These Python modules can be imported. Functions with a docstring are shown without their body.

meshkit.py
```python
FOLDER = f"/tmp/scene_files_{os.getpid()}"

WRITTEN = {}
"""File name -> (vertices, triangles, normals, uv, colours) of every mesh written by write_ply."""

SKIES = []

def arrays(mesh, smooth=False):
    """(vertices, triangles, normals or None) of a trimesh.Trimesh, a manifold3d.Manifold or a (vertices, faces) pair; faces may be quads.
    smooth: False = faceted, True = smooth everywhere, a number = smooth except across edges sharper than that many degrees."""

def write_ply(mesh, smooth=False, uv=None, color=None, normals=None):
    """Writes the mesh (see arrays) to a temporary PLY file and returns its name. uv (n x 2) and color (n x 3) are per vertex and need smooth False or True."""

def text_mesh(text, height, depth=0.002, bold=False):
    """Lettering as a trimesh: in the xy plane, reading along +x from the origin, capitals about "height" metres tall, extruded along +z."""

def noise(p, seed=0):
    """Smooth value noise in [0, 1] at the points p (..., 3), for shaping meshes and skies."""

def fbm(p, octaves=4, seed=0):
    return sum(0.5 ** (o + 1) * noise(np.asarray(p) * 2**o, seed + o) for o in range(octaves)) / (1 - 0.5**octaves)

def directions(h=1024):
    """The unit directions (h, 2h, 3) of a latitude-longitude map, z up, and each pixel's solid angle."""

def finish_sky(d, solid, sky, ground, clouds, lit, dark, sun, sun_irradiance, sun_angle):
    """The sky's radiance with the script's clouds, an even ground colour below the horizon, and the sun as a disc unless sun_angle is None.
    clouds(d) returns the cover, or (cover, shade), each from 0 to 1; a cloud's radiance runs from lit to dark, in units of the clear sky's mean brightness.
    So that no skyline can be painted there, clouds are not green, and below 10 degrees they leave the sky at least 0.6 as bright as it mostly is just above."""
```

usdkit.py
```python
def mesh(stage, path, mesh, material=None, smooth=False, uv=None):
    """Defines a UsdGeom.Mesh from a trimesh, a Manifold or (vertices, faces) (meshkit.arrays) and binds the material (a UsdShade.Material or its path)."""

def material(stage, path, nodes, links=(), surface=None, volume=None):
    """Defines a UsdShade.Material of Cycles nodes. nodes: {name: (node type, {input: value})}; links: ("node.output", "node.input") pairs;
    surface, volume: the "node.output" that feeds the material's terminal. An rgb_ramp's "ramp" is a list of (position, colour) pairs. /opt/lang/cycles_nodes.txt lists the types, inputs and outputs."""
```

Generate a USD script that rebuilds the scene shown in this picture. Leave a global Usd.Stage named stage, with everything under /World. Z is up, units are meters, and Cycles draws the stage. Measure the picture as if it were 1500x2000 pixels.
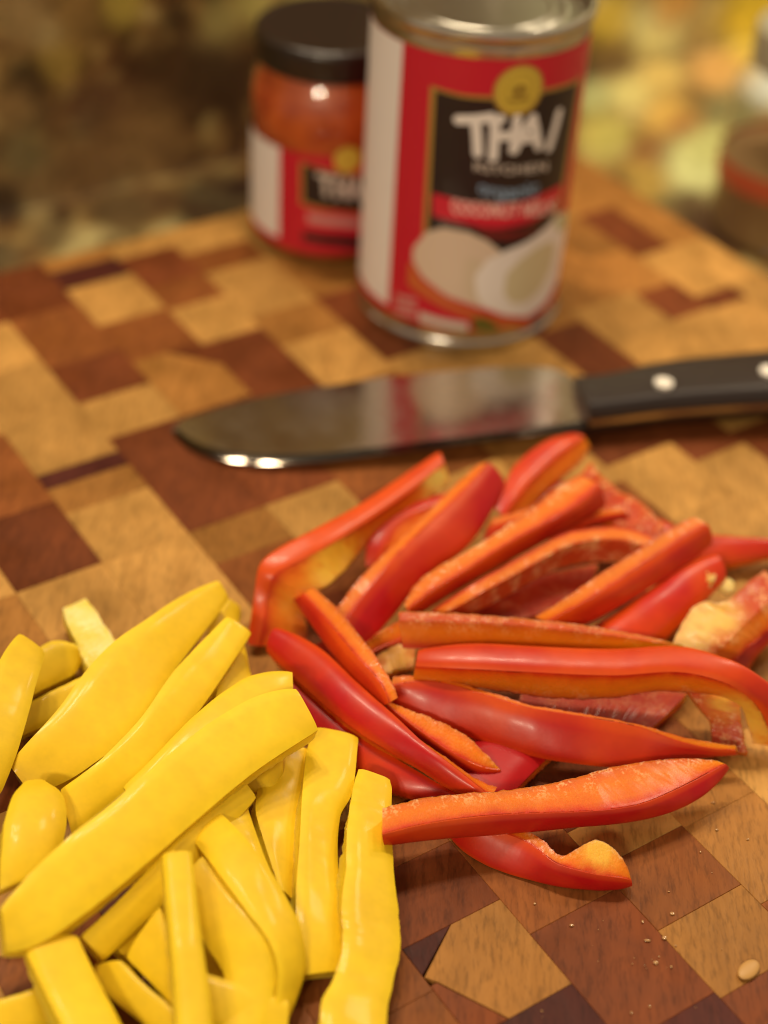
import math, random
import numpy as np, trimesh, usdkit, meshkit
from pxr import Usd, UsdGeom, UsdLux, UsdShade, Gf, Sdf, Vt
from shapely.geometry import Polygon, LineString, Point
from shapely import affinity, union_all
from scipy.interpolate import CubicSpline, PchipInterpolator

random.seed(7); rng = np.random.default_rng(7)
stage = Usd.Stage.CreateInMemory()
UsdGeom.SetStageUpAxis(stage, UsdGeom.Tokens.z); UsdGeom.SetStageMetersPerUnit(stage, 1.0)
UsdGeom.Xform.Define(stage, '/World'); UsdGeom.Scope.Define(stage, '/World/Looks')

# ------------------------------------------------------------------ camera (solved from the board's grid and the can)
F, PITCH, ROLL, H = 3150.64, 0.667518, 0.0633365, 0.313312
TH, CANX, CANY = 2.18743929, 0.0222636, 0.5312366
cp, sp = math.cos(PITCH), math.sin(PITCH)
fw = np.array([0, cp, -sp]); r0 = np.array([1.0, 0, 0]); u0 = np.cross(r0, fw)
cr, sr = math.cos(ROLL), math.sin(ROLL)
RT = cr * r0 + sr * u0; UP = -sr * r0 + cr * u0; EYE = np.array([0, 0, H])
cam = UsdGeom.Camera.Define(stage, '/World/camera')
m = Gf.Matrix4d(*[float(x) for row in (np.r_[RT, 0], np.r_[UP, 0], np.r_[-fw, 0], np.r_[EYE, 1]) for x in row])
cam.AddTransformOp().Set(m)
HAP = 24.0
cam.CreateHorizontalApertureAttr(HAP); cam.CreateVerticalApertureAttr(HAP * 4 / 3)
FOC = HAP * F / 1500
cam.CreateFocalLengthAttr(FOC); cam.CreateClippingRangeAttr(Gf.Vec2f(0.02, 50))
cam.CreateFocusDistanceAttr(0.398); cam.CreateFStopAttr(FOC / 10.8)
cam.CreateExposureAttr(0.0)

def ray(px):
    px = np.atleast_2d(np.asarray(px, float))
    d = np.outer((px[:, 0] - 750) / F, RT) + np.outer((1000 - px[:, 1]) / F, UP) + fw
    return d / np.linalg.norm(d, axis=1, keepdims=True)
def on_z(px, z):
    d = ray(px); return EYE + d * ((np.asarray(z) - H) / d[:, 2])[:, None]
def on_plane(px, n, c):
    d = ray(px); return EYE + d * ((c - EYE @ n) / (d @ n))[:, None]
AU = np.array([math.cos(TH), math.sin(TH), 0]); BV = np.array([math.cos(TH - math.pi / 2), math.sin(TH - math.pi / 2), 0])
def uvw(u, v, z=0): return np.asarray(u)[..., None] * AU + np.asarray(v)[..., None] * BV + np.asarray(z)[..., None] * np.array([0, 0, 1.0])

# ------------------------------------------------------------------ light: warm kitchen lamps and the glow of the room, plus an added fill
def dome(color, strength):
    mt = usdkit.material(stage, '/World/Looks/room_glow', {"b": ("background_shader", {"color": color, "strength": strength})}, surface="b.background")
    d = UsdLux.DomeLight.Define(stage, '/World/room_light'); d.CreateIntensityAttr(1.0)
    UsdShade.MaterialBindingAPI.Apply(d.GetPrim()).Bind(mt)
dome((1.0, 0.80, 0.58), 0.32)
WARM = Gf.Vec3f(1.0, 0.82, 0.58)
def lamp(name, pos, r, power):
    l = UsdLux.SphereLight.Define(stage, '/World/' + name)
    l.AddTranslateOp().Set(Gf.Vec3d(*pos)); l.CreateRadiusAttr(r); l.CreateColorAttr(WARM)
    l.CreateIntensityAttr(power / (math.pi * r * r))      # power = irradiance at one metre
for nm, pos, r, pw in (
    ('ceiling_lamp', (-0.42, 0.80, 1.20), 0.045, 1.3),
    ('ceiling_lamp_001', (-0.19, 0.73, 1.20), 0.045, 1.3),
    ('ceiling_lamp_002', (-0.01, 0.72, 1.20), 0.045, 1.2),
    ('ceiling_lamp_003', (0.55, 0.95, 1.00), 0.08, 0.9),
    ('ceiling_lamp_004', (-0.62, -1.15, 1.15), 0.07, 2.55),
    ('ceiling_lamp_005', (-0.38, -1.20, 1.15), 0.07, 2.55),
    ('cabinet_lamp', (0.40, 0.80, 0.44), 0.04, 0.24),  # added unseen lamp, brightens the granite at the right
):
    lamp(nm, pos, r, pw)

# ------------------------------------------------------------------ helpers
used = {}
def numbered(parent, name):
    k = (parent, name); n = used.get(k, 0); used[k] = n + 1
    return f'{parent}/{name}' + (f'_{n:03d}' if n else '')
def tag(p, label=None, cat=None, group=None, kind=None):
    for k, v in (('label', label), ('category', cat), ('group', group), ('kind', kind)):
        if v: p.SetCustomDataByKey(k, v)
    return p
def thing(name, label, cat, group=None, loc=(0, 0, 0)):
    x = UsdGeom.Xform.Define(stage, numbered('/World', name)); x.AddTranslateOp().Set(Gf.Vec3d(*map(float, loc)))
    p = tag(x.GetPrim(), label, cat, group); p_loc[str(p.GetPath())] = np.asarray(loc, float); return p
p_loc = {}
def origin(path):
    while path and path != '/':
        if path in p_loc: return p_loc[path]
        path = path.rsplit('/', 1)[0]
    return np.zeros(3)
def part(name, mesh, mat, parent=None, smooth=35, cd=None, label=None, sk=None):
    """mesh in world coordinates; parent a prim"""
    pp = str(parent.GetPath()) if parent is not None else '/World'
    path = numbered(pp, name)
    v, f = (np.array(mesh.vertices), np.array(mesh.faces)) if hasattr(mesh, 'vertices') else (np.asarray(mesh[0], float), np.asarray(mesh[1]))
    v = v - origin(pp)
    g = usdkit.mesh(stage, path, (v, f), L[mat], smooth=True if cd is not None else smooth)
    if cd is not None:
        UsdGeom.PrimvarsAPI(g).CreatePrimvar('tone', Sdf.ValueTypeNames.Color3fArray, 'vertex').Set(Vt.Vec3fArray.FromNumpy(np.asarray(cd, np.float32)))
    if sk is not None: UsdGeom.PrimvarsAPI(g).CreatePrimvar('speckle', Sdf.ValueTypeNames.Color3fArray, 'vertex').Set(Vt.Vec3fArray.FromNumpy(np.asarray(sk, np.float32)))
    if label: g.GetPrim().SetCustomDataByKey('label', label)
    return g.GetPrim()
def lin(r, g, b):
    c = np.array([r, g, b]) / 255.0
    return tuple(np.where(c < 0.04045, c / 12.92, ((c + 0.055) / 1.055) ** 2.4))

# ------------------------------------------------------------------ materials
L = {}
def mat(name, nodes, links, surface):
    L[name] = usdkit.material(stage, '/World/Looks/' + name, nodes, links, surface=surface)
def plain(name, color, rough=0.5, **kw):
    mat(name, {"p": ("principled_bsdf", {"base_color": color, "roughness": rough, **kw})}, [], "p.BSDF")

def wood(name, dark, light, ang):
    mat(name, {
        "g": ("geometry", {}), "oi": ("object_info", {}),
        "off": ("vector_math", {"math_type": "scale", "vector1": (3.1, 5.7, 1.3)}),
        "add": ("vector_math", {"math_type": "add"}),
        "map": ("mapping", {"rotation": (0, 0, ang), "scale": (1.0, 0.22, 0.6)}),
        "n1": ("noise_texture", {"scale": 160.0, "detail": 5.0, "roughness": 0.6, "distortion": 1.2}),
        "n2": ("noise_texture", {"scale": 900.0, "detail": 3.0, "roughness": 0.6}),
        "n3": ("noise_texture", {"scale": 38.0, "detail": 3.0, "roughness": 0.55}),
        "r1": ("rgb_ramp", {"ramp": [(0.2, dark), (0.5, tuple(0.5 * (a + b) for a, b in zip(dark, light))), (0.82, light)]}),
        "hs": ("hsv", {"hue": 0.5, "saturation": 1.0}),
        "vr": ("map_range", {"from_min": 0.0, "from_max": 1.0, "to_min": 0.84, "to_max": 1.16}),
        "st": ("map_range", {"from_min": 0.3, "from_max": 0.72, "to_min": 0.72, "to_max": 1.12, "clamp": True}),
        "pr": ("map_range", {"from_min": 0.30, "from_max": 0.52, "to_min": 0.66, "to_max": 1.0, "clamp": True}),
        "mu": ("mix", {"mix_type": "multiply", "fac": 1.0}), "mu2": ("mix", {"mix_type": "multiply", "fac": 1.0}),
        "ro": ("map_range", {"from_min": 0.35, "from_max": 0.7, "to_min": 0.36, "to_max": 0.62, "clamp": True}),
        "b": ("bump", {"strength": 0.22, "distance": 0.0004}), "b2": ("bump", {"strength": 0.3, "distance": 0.0012}),
        "p": ("principled_bsdf", {"specular_ior_level": 0.12}),
    }, [("oi.random", "off.scale"), ("g.position", "add.vector1"), ("off.vector", "add.vector2"), ("add.vector", "map.vector"),
        ("map.vector", "n1.vector"), ("map.vector", "n2.vector"), ("add.vector", "n3.vector"),
        ("n1.fac", "r1.fac"), ("r1.color", "hs.color"), ("oi.random", "vr.value"), ("vr.result", "hs.value"),
        ("n3.fac", "st.value"), ("hs.color", "mu.color1"), ("st.result", "mu.color2"),
        ("n2.fac", "pr.value"), ("mu.color", "mu2.color1"), ("pr.result", "mu2.color2"), ("mu2.color", "p.base_color"),
        ("n3.fac", "ro.value"), ("ro.result", "p.roughness"), ("n2.fac", "b.height"), ("n3.fac", "b2.height"), ("b2.normal", "b.normal"), ("b.normal", "p.normal")], "p.BSDF")
TONES = {'maple': ((0.40, 0.200, 0.048), (0.58, 0.315, 0.085)), 'honey': ((0.30, 0.126, 0.025), (0.44, 0.20, 0.048)),
         'cherry': ((0.19, 0.055, 0.013), (0.31, 0.103, 0.024)), 'walnut': ((0.13, 0.033, 0.010), (0.22, 0.058, 0.016)),
         'dark': ((0.055, 0.012, 0.010), (0.11, 0.025, 0.015))}
for k, (a, b) in TONES.items():
    for q in range(3):
        wood(f'wood_{k}_{q}', a, b, TH + (0.5, 1.2, -0.4)[q])
plain('joint', (0.10, 0.04, 0.02), 0.7)

def pepper(name, kind):
    skin = kind.endswith('skin')
    nodes = {
        "a": ("attribute", {"attribute": "tone"}), "k": ("attribute", {"attribute": "speckle"}), "g": ("geometry", {}),
        "f1": ("noise_texture", {"scale": 1150.0, "detail": 3.0, "roughness": 0.65}), "f2": ("noise_texture", {"scale": 190.0, "detail": 2.0}),
        "fm": ("math", {"math_type": "multiply"}),
        "fr": ("map_range", {"from_min": 0.262, "from_max": 0.34, "to_min": 0.0, "to_max": 1.0, "clamp": True}),
        "fk": ("math", {"math_type": "multiply", "use_clamp": True}),
        "pl": ("mix", {"color2": (0.98, 0.56, 0.26) if kind.startswith("red") else (0.96, 0.84, 0.36)}),
        "n": ("noise_texture", {"scale": 260.0, "detail": 4.0, "roughness": 0.6}),
        "n2": ("noise_texture", {"scale": 1500.0, "detail": 2.0}),
        "v": ("map_range", {"from_min": 0.3, "from_max": 0.7, "to_min": 0.94, "to_max": 1.05}),
        "mu": ("mix", {"mix_type": "multiply", "fac": 1.0}),
        "b": ("bump", {"strength": 0.12 if skin else 0.5, "distance": 0.0004}),
        "p": ("principled_bsdf", {"roughness": (0.36 if kind.startswith("red") else 0.58) if skin else 0.5, "specular_ior_level": 0.34 if skin else 0.22, "subsurface_weight": 0.0 if skin else 0.25,
              "subsurface_scale": 0.005, "subsurface_radius": (1.0, 0.30, 0.05) if kind.startswith('red') else (1.0, 0.75, 0.06),
              "coat_weight": 0.08 if skin else 0.10, "coat_roughness": 0.14}),
    }
    links = [("g.position", "n.vector"), ("g.position", "n2.vector"), ("n.fac", "v.value"), ("a.color", "mu.color1"), ("v.result", "mu.color2"),
             ("n.fac" if skin else "n2.fac", "b.height"), ("b.normal", "p.normal")]
    if skin: links += [("mu.color", "p.base_color")]; [nodes.pop(q) for q in ("k", "f1", "f2", "fm", "fr", "fk", "pl")]
    else: links += [("g.position", "f1.vector"), ("g.position", "f2.vector"), ("f1.fac", "fm.value1"), ("f2.fac", "fm.value2"), ("fm.value", "fr.value"), ("fr.result", "fk.value1"), ("k.fac", "fk.value2"),
                    ("fk.value", "pl.fac"), ("mu.color", "pl.color1"), ("pl.color", "p.base_color")]
    mat(name, nodes, links, "p.BSDF")
for k in ('red_skin', 'red_flesh', 'yellow_skin', 'yellow_flesh'): pepper(k, k)
plain('pith', (0.92, 0.58, 0.20), 0.45, subsurface_weight=0.6, subsurface_scale=0.004)

mat('granite', {"a": ("attribute", {"attribute": "tone"}), "g": ("geometry", {}),
    "n": ("noise_texture", {"scale": 220.0, "detail": 4.0, "roughness": 0.7}), "v": ("map_range", {"from_min": 0.3, "from_max": 0.7, "to_min": 0.7, "to_max": 1.3}),
    "mu": ("mix", {"mix_type": "multiply", "fac": 1.0}), "p": ("principled_bsdf", {"roughness": 0.22, "specular_ior_level": 0.5})},
    [("g.position", "n.vector"), ("n.fac", "v.value"), ("a.color", "mu.color1"), ("v.result", "mu.color2"), ("mu.color", "p.base_color")], "p.BSDF")
mat('blade_steel', {"g": ("geometry", {}), "m": ("mapping", {"scale": (1, 1, 1)}), "n": ("noise_texture", {"scale": 90.0, "detail": 4.0}),
    "r": ("map_range", {"from_min": 0.3, "from_max": 0.7, "to_min": 0.13, "to_max": 0.21}),
    "p": ("principled_bsdf", {"base_color": (0.60, 0.56, 0.49), "metallic": 1.0})},
    [("g.position", "n.vector"), ("n.fac", "r.value"), ("r.result", "p.roughness")], "p.BSDF")
plain('bevel_steel', (0.13, 0.11, 0.09), 0.09, metallic=1.0)
plain('tang_steel', (0.40, 0.32, 0.25), 0.35, metallic=1.0)
plain('tin', (0.60, 0.58, 0.52), 0.20, metallic=1.0)
plain('tin_lid', (0.50, 0.48, 0.42), 0.26, metallic=1.0)
plain('handle_black', (0.022, 0.014, 0.012), 0.33)
plain('rivet', (0.92, 0.88, 0.80), 0.55, metallic=0.6)
plain('lid_black', (0.016, 0.009, 0.006), 0.3, coat_weight=0.2, coat_roughness=0.1)
mat('paste', {"g": ("geometry", {}), "n": ("noise_texture", {"scale": 120.0, "detail": 4.0}),
    "r": ("rgb_ramp", {"ramp": [(0.3, (0.36, 0.045, 0.010)), (0.7, (0.62, 0.12, 0.018))]}), "p": ("principled_bsdf", {"roughness": 0.4})},
    [("g.position", "n.vector"), ("n.fac", "r.fac"), ("r.color", "p.base_color")], "p.BSDF")
mat('glass', {"lw": ("layer_weight", {"blend": 0.5}), "pw": ("math", {"math_type": "power", "value2": 4.0}), "f": ("math", {"math_type": "multiply_add", "value2": 0.75, "value3": 0.04}), "t": ("transparent_bsdf", {"color": (0.96, 0.97, 0.95)}), "s": ("glossy_bsdf", {"color": (1, 1, 1), "roughness": 0.06}),
    "m": ("mix_closure", {})}, [("lw.facing", "pw.value1"), ("pw.value", "f.value1"), ("f.value", "m.fac"), ("t.BSDF", "m.closure1"), ("s.BSDF", "m.closure2")], "m.closure")
def paper(name, c, rough=0.38): plain(name, c, rough, specular_ior_level=0.45)
paper('label_red', (0.54, 0.010, 0.030)); paper('label_white', (0.80, 0.76, 0.74)); paper('label_black', (0.020, 0.011, 0.011))
paper('label_gold', (0.40, 0.24, 0.05)); paper('seal_gold', (0.62, 0.46, 0.06)); paper('seal_dark', (0.33, 0.22, 0.03)); paper('letter_white', (0.80, 0.77, 0.74))
paper('label_blue', (0.24, 0.36, 0.52)); paper('banner_red', (0.60, 0.012, 0.035)); paper('banner_text', (0.90, 0.62, 0.56)); paper('banner_dark', (0.17, 0.012, 0.012))
paper('letter_grey', (0.60, 0.54, 0.48)); paper('coconut_white', (0.80, 0.74, 0.70)); paper('coconut_cream', (0.62, 0.54, 0.34)); paper('coconut_shade', (0.62, 0.50, 0.36))
paper('coconut_tan', (0.66, 0.52, 0.40)); paper('leaf_green', (0.13, 0.12, 0.02)); paper('coconut_green', (0.50, 0.52, 0.32)); paper('label_orange', (0.55, 0.13, 0.03)); paper('text_pink', (0.56, 0.26, 0.24))
plain('seed', (0.50, 0.27, 0.075), 0.5)
plain('wet', (0.45, 0.25, 0.10), 0.12, coat_weight=0.6)

# ------------------------------------------------------------------ setting: granite counter and backsplash
BOARD_T = 0.040
ZC = -BOARD_T - 0.004
WALL_U = 0.640
BLOBS = [  # pixel, radius (pixels), patch colour: minerals, with shade and lamp sheen painted in
 (116,124,40,(190,152,60)),(92,60,28,(190,160,100)),(40,30,45,(170,135,80)),(400,100,38,(150,120,70)),(240,12,32,(195,165,60)),(430,40,36,(170,150,80)),(150,40,40,(150,112,55)),
 (345,35,32,(58,38,24)),(52,160,42,(50,32,22)),(320,150,80,(72,46,26)),(430,160,60,(66,42,26)),(190,215,70,(92,52,34)),(280,285,70,(150,108,58)),(80,360,60,(146,108,62)),(200,330,60,(140,100,55)),
 (108,460,38,(128,104,62)),(420,400,90,(52,34,24)),(120,420,26,(80,52,30)),(5,500,28,(120,98,60)),(24,216,40,(150,112,62)),(48,300,40,(125,105,62)),(240,420,60,(105,80,46)),(10,400,40,(70,50,34)),
 (500,8,36,(190,170,85)),(600,3,44,(208,190,95)),(690,12,30,(150,135,75)),
 (1193,33,42,(205,170,40)),(1287,57,50,(220,205,130)),(1483,43,70,(215,178,20)),(1467,105,40,(205,170,55)),(1317,0,40,(190,135,55)),(1200,127,38,(110,78,40)),(1233,182,42,(215,195,110)),(1160,190,30,(180,178,110)),
 (1293,143,40,(200,165,80)),(1493,170,40,(235,232,200)),(1430,215,50,(105,100,62)),(1400,130,45,(205,150,75)),(1300,230,45,(195,150,60)),(1337,248,28,(140,84,36)),(1183,267,50,(175,160,72)),(1273,300,42,(130,82,38)),
 (1360,333,55,(190,188,118)),(1398,285,45,(180,175,100)),(1350,396,30,(85,66,40)),(1253,352,40,(165,130,50)),(1467,400,50,(100,62,36)),(1167,377,35,(195,150,75)),(1205,362,22,(90,62,34)),(1420,440,60,(74,48,32)),(1490,290,40,(150,120,70)),
]
WN, WC = AU, WALL_U
def backdrop_point(px):
    pw = on_plane([px], WN, WC)[0]
    return pw if pw[2] > ZC else on_z([px], [ZC])[0]
def granite_cd(P):
    n1 = meshkit.fbm(P * 42 + 11, 4, 3); n2 = meshkit.fbm(P * 95 + 5, 4, 9); n3 = meshkit.fbm(P * 150 + 2, 3, 21)
    c = np.zeros((len(P), 3))
    stops = np.array([0.30, 0.42, 0.52, 0.60, 0.70]); cols = np.array([lin(46, 30, 20), lin(112, 76, 42), lin(160, 122, 66), lin(184, 158, 92), lin(214, 196, 130)])
    t = 0.5 + (0.6 * n1 + 0.4 * n2 - 0.5) * 1.35
    for k in range(3): c[:, k] = np.interp(t, stops, cols[:, k])
    c *= np.where(n3 < 0.36, 0.45, 1.0)[:, None]
    c *= np.array([1.0, .90, .78]) * .85
    for x, y, r, col in BLOBS:
        q = backdrop_point((x, y)); d = np.linalg.norm(q - EYE)
        rad = r * d / F
        D_ = P - q; al = D_ @ ((q - EYE) / d); dd = np.sqrt(np.maximum((D_ ** 2).sum(1) - al ** 2, 0) + (0.35 * al) ** 2)
        w = np.exp(-(dd / (rad * 0.95)) ** 2 * (0.2 + 1.6 * n1))
        w = np.clip(w * 1.5, 0, 0.9)[:, None]
        c = c * (1 - w) + np.clip(np.array(lin(*col)) * (1.35 if x > 1100 else 0.85), 0, .9) * (0.75 + 0.5 * n3)[:, None] * w  # patches painted brighter at right, dimmer at left, for the uneven lamplight
    wv = np.clip(1.3 * np.exp(-((P - np.array([0.095, 0.852, 0.235])) ** 2).sum(1) / .05 ** 2), 0, .9)[:, None]      # pale green glow painted on the wall for the blade to mirror
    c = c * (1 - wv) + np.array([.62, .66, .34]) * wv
    c = c / np.array([1.0, 0.90, 0.80])
    g_ = c.mean(1, keepdims=True)
    return np.clip(c * .92 + g_ * .08, 0.01, 0.9)
def sheet(fn, us, vs):
    U, V = np.meshgrid(us, vs, indexing='ij'); P = fn(U.ravel(), V.ravel()); nu, nv = U.shape
    i = np.arange(nu * nv).reshape(nu, nv)
    f = np.concatenate([np.stack([i[:-1, :-1], i[1:, :-1], i[1:, 1:]], -1).reshape(-1, 3), np.stack([i[:-1, :-1], i[1:, 1:], i[:-1, 1:]], -1).reshape(-1, 3)])
    return P, f
P, f = sheet(lambda u, v: uvw(u, v, np.full_like(u, ZC)), np.arange(-0.1, WALL_U - 0.0005, 0.003), np.arange(-0.25, 1.15, 0.003))
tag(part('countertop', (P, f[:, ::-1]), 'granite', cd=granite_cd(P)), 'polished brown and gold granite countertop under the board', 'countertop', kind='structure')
P, f = sheet(lambda z, v: uvw(np.full_like(z, WALL_U), v, z), np.arange(ZC - 0.02, 0.42, 0.003), np.arange(-0.25, 1.15, 0.003))
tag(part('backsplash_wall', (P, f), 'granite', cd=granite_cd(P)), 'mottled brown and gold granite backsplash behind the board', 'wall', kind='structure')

# ------------------------------------------------------------------ the end-grain board, block by block
board = thing('cutting_board', 'end grain butcher block cutting board of mixed light and dark wood', 'cutting board')
def prism(poly, z0, z1, ch=0.00012):
    """poly: (n,2) in metres (u,v); chamfered top edge"""
    c = poly.mean(0); n = len(poly)
    def inset(d):
        g = Polygon(poly).buffer(-d, join_style=2)
        q = np.array(g.exterior.coords)[:-1]
        return q if len(q) == n else poly + (c - poly) * (d / np.linalg.norm(c - poly, axis=1, keepdims=True))
    a = inset(0.00002); b = inset(0.00002 + ch)
    if np.linalg.norm(a[0] - b[0]) > 6 * ch or Polygon(a).exterior.is_ccw != Polygon(b).exterior.is_ccw: b = a + (c - a) * 0.02
    k = np.argmin(np.linalg.norm(b - a[0], axis=1)); b = np.roll(b, -k, axis=0)
    rings = [np.c_[a, np.full(n, z0)], np.c_[a, np.full(n, z1 - ch)], np.c_[b, np.full(n, z1)]]
    v = np.vstack(rings); f = []
    for r in range(2):
        for i in range(n):
            j = (i + 1) % n
            f += [[r * n + i, r * n + j, (r + 1) * n + j], [r * n + i, (r + 1) * n + j, (r + 1) * n + i]]
    for i in range(1, n - 1): f.append([2 * n, 2 * n + i, 2 * n + i + 1]); f.append([0, i + 1, i])
    v = uvw(v[:, 0], v[:, 1], v[:, 2]); f = np.array(f)
    t = trimesh.Trimesh(v, f, process=False)
    return t if t.volume > 0 else trimesh.Trimesh(v, f[:, ::-1], process=False)
wn = {'M': 'maple', 'T': 'honey', 'B': 'cherry', 'W': 'walnut', 'D': 'dark'}
def block(poly_mm, t):
    poly = np.array(poly_mm, float) / 1000
    part('block', prism(poly, -BOARD_T, 0.0 - rng.uniform(0, 0.00012)), f'wood_{wn[t]}_{rng.integers(3)}', board, smooth=False)
VB = [32, 60, 88, 116, 143.5, 172, 199, 226, 250, 278, 307, 335, 357, 388, 407.5, 426, 443.5]
ROWS = {  # per strip, from the far edge (u = 518) towards the viewer: (u where the block ends, tone)
 0: [(480,'T'),(440,'W'),(400,'M'),(360,'B'),(320,'M'),(280,'W'),(240,'T'),(200,'M'),(160,'W'),(120,'M'),(80,'B')],
 1: [(470,'M'),(430,'B'),(395,'W'),(350,'M'),(315,'T'),(270,'W'),(230,'M'),(190,'B'),(150,'W'),(110,'M'),(80,'W')],
 2: [(490,'W'),(440,'M'),(405,'T'),(372,'M'),(345,'M'),(318,'T'),(280,'B'),(240,'M'),(200,'W'),(160,'B'),(120,'W'),(80,'M')],
 3: [(482,'W'),(450,'T'),(421,'M'),(380,'B'),(345.5,'W'),(300,'M'),(262,'T'),(225,'M'),(188,'T'),(171,'B'),(130,'B'),(80,'W')],
 4: [(484,'W'),(455,'M'),(424,'M'),(394,'M'),(386,'D'),(372,'T'),(345,'M'),(300,'M'),(262,'T'),(222,'M'),(205,'B'),(184,'W'),(156,'*'),(128,'D'),(80,'B')],
 5: [(505,'W'),(484,'W'),(449,'B'),(424.5,'W'),(401.5,'M'),(345.5,'W'),(328,'T'),(300,'B'),(262,'W'),(230,'M'),(205,'T'),(172,'B'),(137,'W'),(110,'D'),(80,'M')],
 6: [(509,'T'),(494.5,'D'),(466,'M'),(439,'B'),(401.5,'*'),(372,'W'),(345.5,'W'),(322,'M'),(290,'B'),(255,'M'),(225,'W'),(192,'W'),(179,'M'),(157,'B'),(135,'T'),(100,'W'),(80,'M')],
 7: [(506,'M'),(482,'W'),(464,'B'),(437.5,'M'),(391,'W'),(362,'M'),(335,'B'),(312,'W'),(285,'M'),(250,'T'),(215,'W'),(190,'B'),(178,'T'),(150,'T'),(120,'B'),(80,'M')],
 8: [(497,'M'),(481,'B'),(445,'M'),(423,'T'),(391,'M'),(360,'T'),(330,'B'),(312,'M'),(285,'M'),(250,'W'),(220,'M'),(196,'T'),(165,'M'),(120,'T'),(80,'B')],
 9: [(480,'M'),(446,'T'),(420,'W'),(397,'W'),(372,'M'),(344,'T'),(318,'T'),(300,'M'),(270,'B'),(238,'M'),(205,'T'),(170,'M'),(130,'B'),(80,'W')],
 10: [(470,'M'),(430,'T'),(400,'B'),(372,'M'),(345,'M'),(308.5,'W'),(276,'M'),(250,'M'),(220,'T'),(185,'M'),(140,'W'),(80,'M')],
 11: [(480,'M'),(440,'T'),(412,'B'),(385,'T'),(343,'W'),(322,'T'),(296,'W'),(268,'M'),(240,'M'),(205,'T'),(170,'M'),(130,'T'),(80,'M')],
 12: [(490,'T'),(446,'M'),(418,'T'),(392,'T'),(366,'M'),(335,'M'),(303,'M'),(276,'W'),(248,'M'),(210,'B'),(170,'M'),(130,'W'),(80,'M')],
 13: [(480,'T'),(450,'M'),(420,'T'),(390,'T'),(368.5,'W'),(340,'M'),(305,'M'),(270,'T'),(230,'M'),(190,'W'),(150,'M'),(80,'T')],
 14: [(485,'M'),(450,'T'),(412,'W'),(377,'M'),(367,'W'),(335,'M'),(295,'M'),(260,'B'),(220,'M'),(180,'T'),(80,'M')],
 15: [(480,'T'),(446,'T'),(412,'T'),(378,'M'),(340,'M'),(300,'T'),(255,'M'),(210,'W'),(160,'M'),(80,'T')],
}
for i, row in ROWS.items():
    v0, v1 = VB[i], VB[i + 1]
    u1 = 518.0
    for u, t in row:
        if t != '*':
            block([(u, v0), (u, v1), (u1, v1), (u1, v0)], t)
        elif i == 4:      # light block whose near corners are dark inlays
            block([(u1, 157.5), (175, v0 + .2), (172.5, 145.5), (u, 154), (u, v1), (u1, v1)][::-1], 'T')
            block([(u1, 157.5), (u1, v0), (175.5, v0)], 'D')
            block([(172.3, 145.3), (172.3, v0), (u, v0), (u, 153.7)], 'W')
        else:             # orange block with a slanted dark corner
            block([(u1, v0), (u1, 212.5), (423, v1), (u, v1), (u, v0)], 'T')
            block([(u1, 212.8), (u1, v1), (423.3, v1)], 'W')
        u1 = u
vs_, us_ = (VB[0], VB[-1]), (80, 518)
core = prism(np.array([(us_[0] + 1, vs_[0] + 1), (us_[0] + 1, vs_[1] - 1), (us_[1] - 1, vs_[1] - 1), (us_[1] - 1, vs_[0] + 1)]) / 1000, -BOARD_T - 0.0035, -BOARD_T - 0.0005)
part('base', core, 'joint', board, smooth=False)

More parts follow.
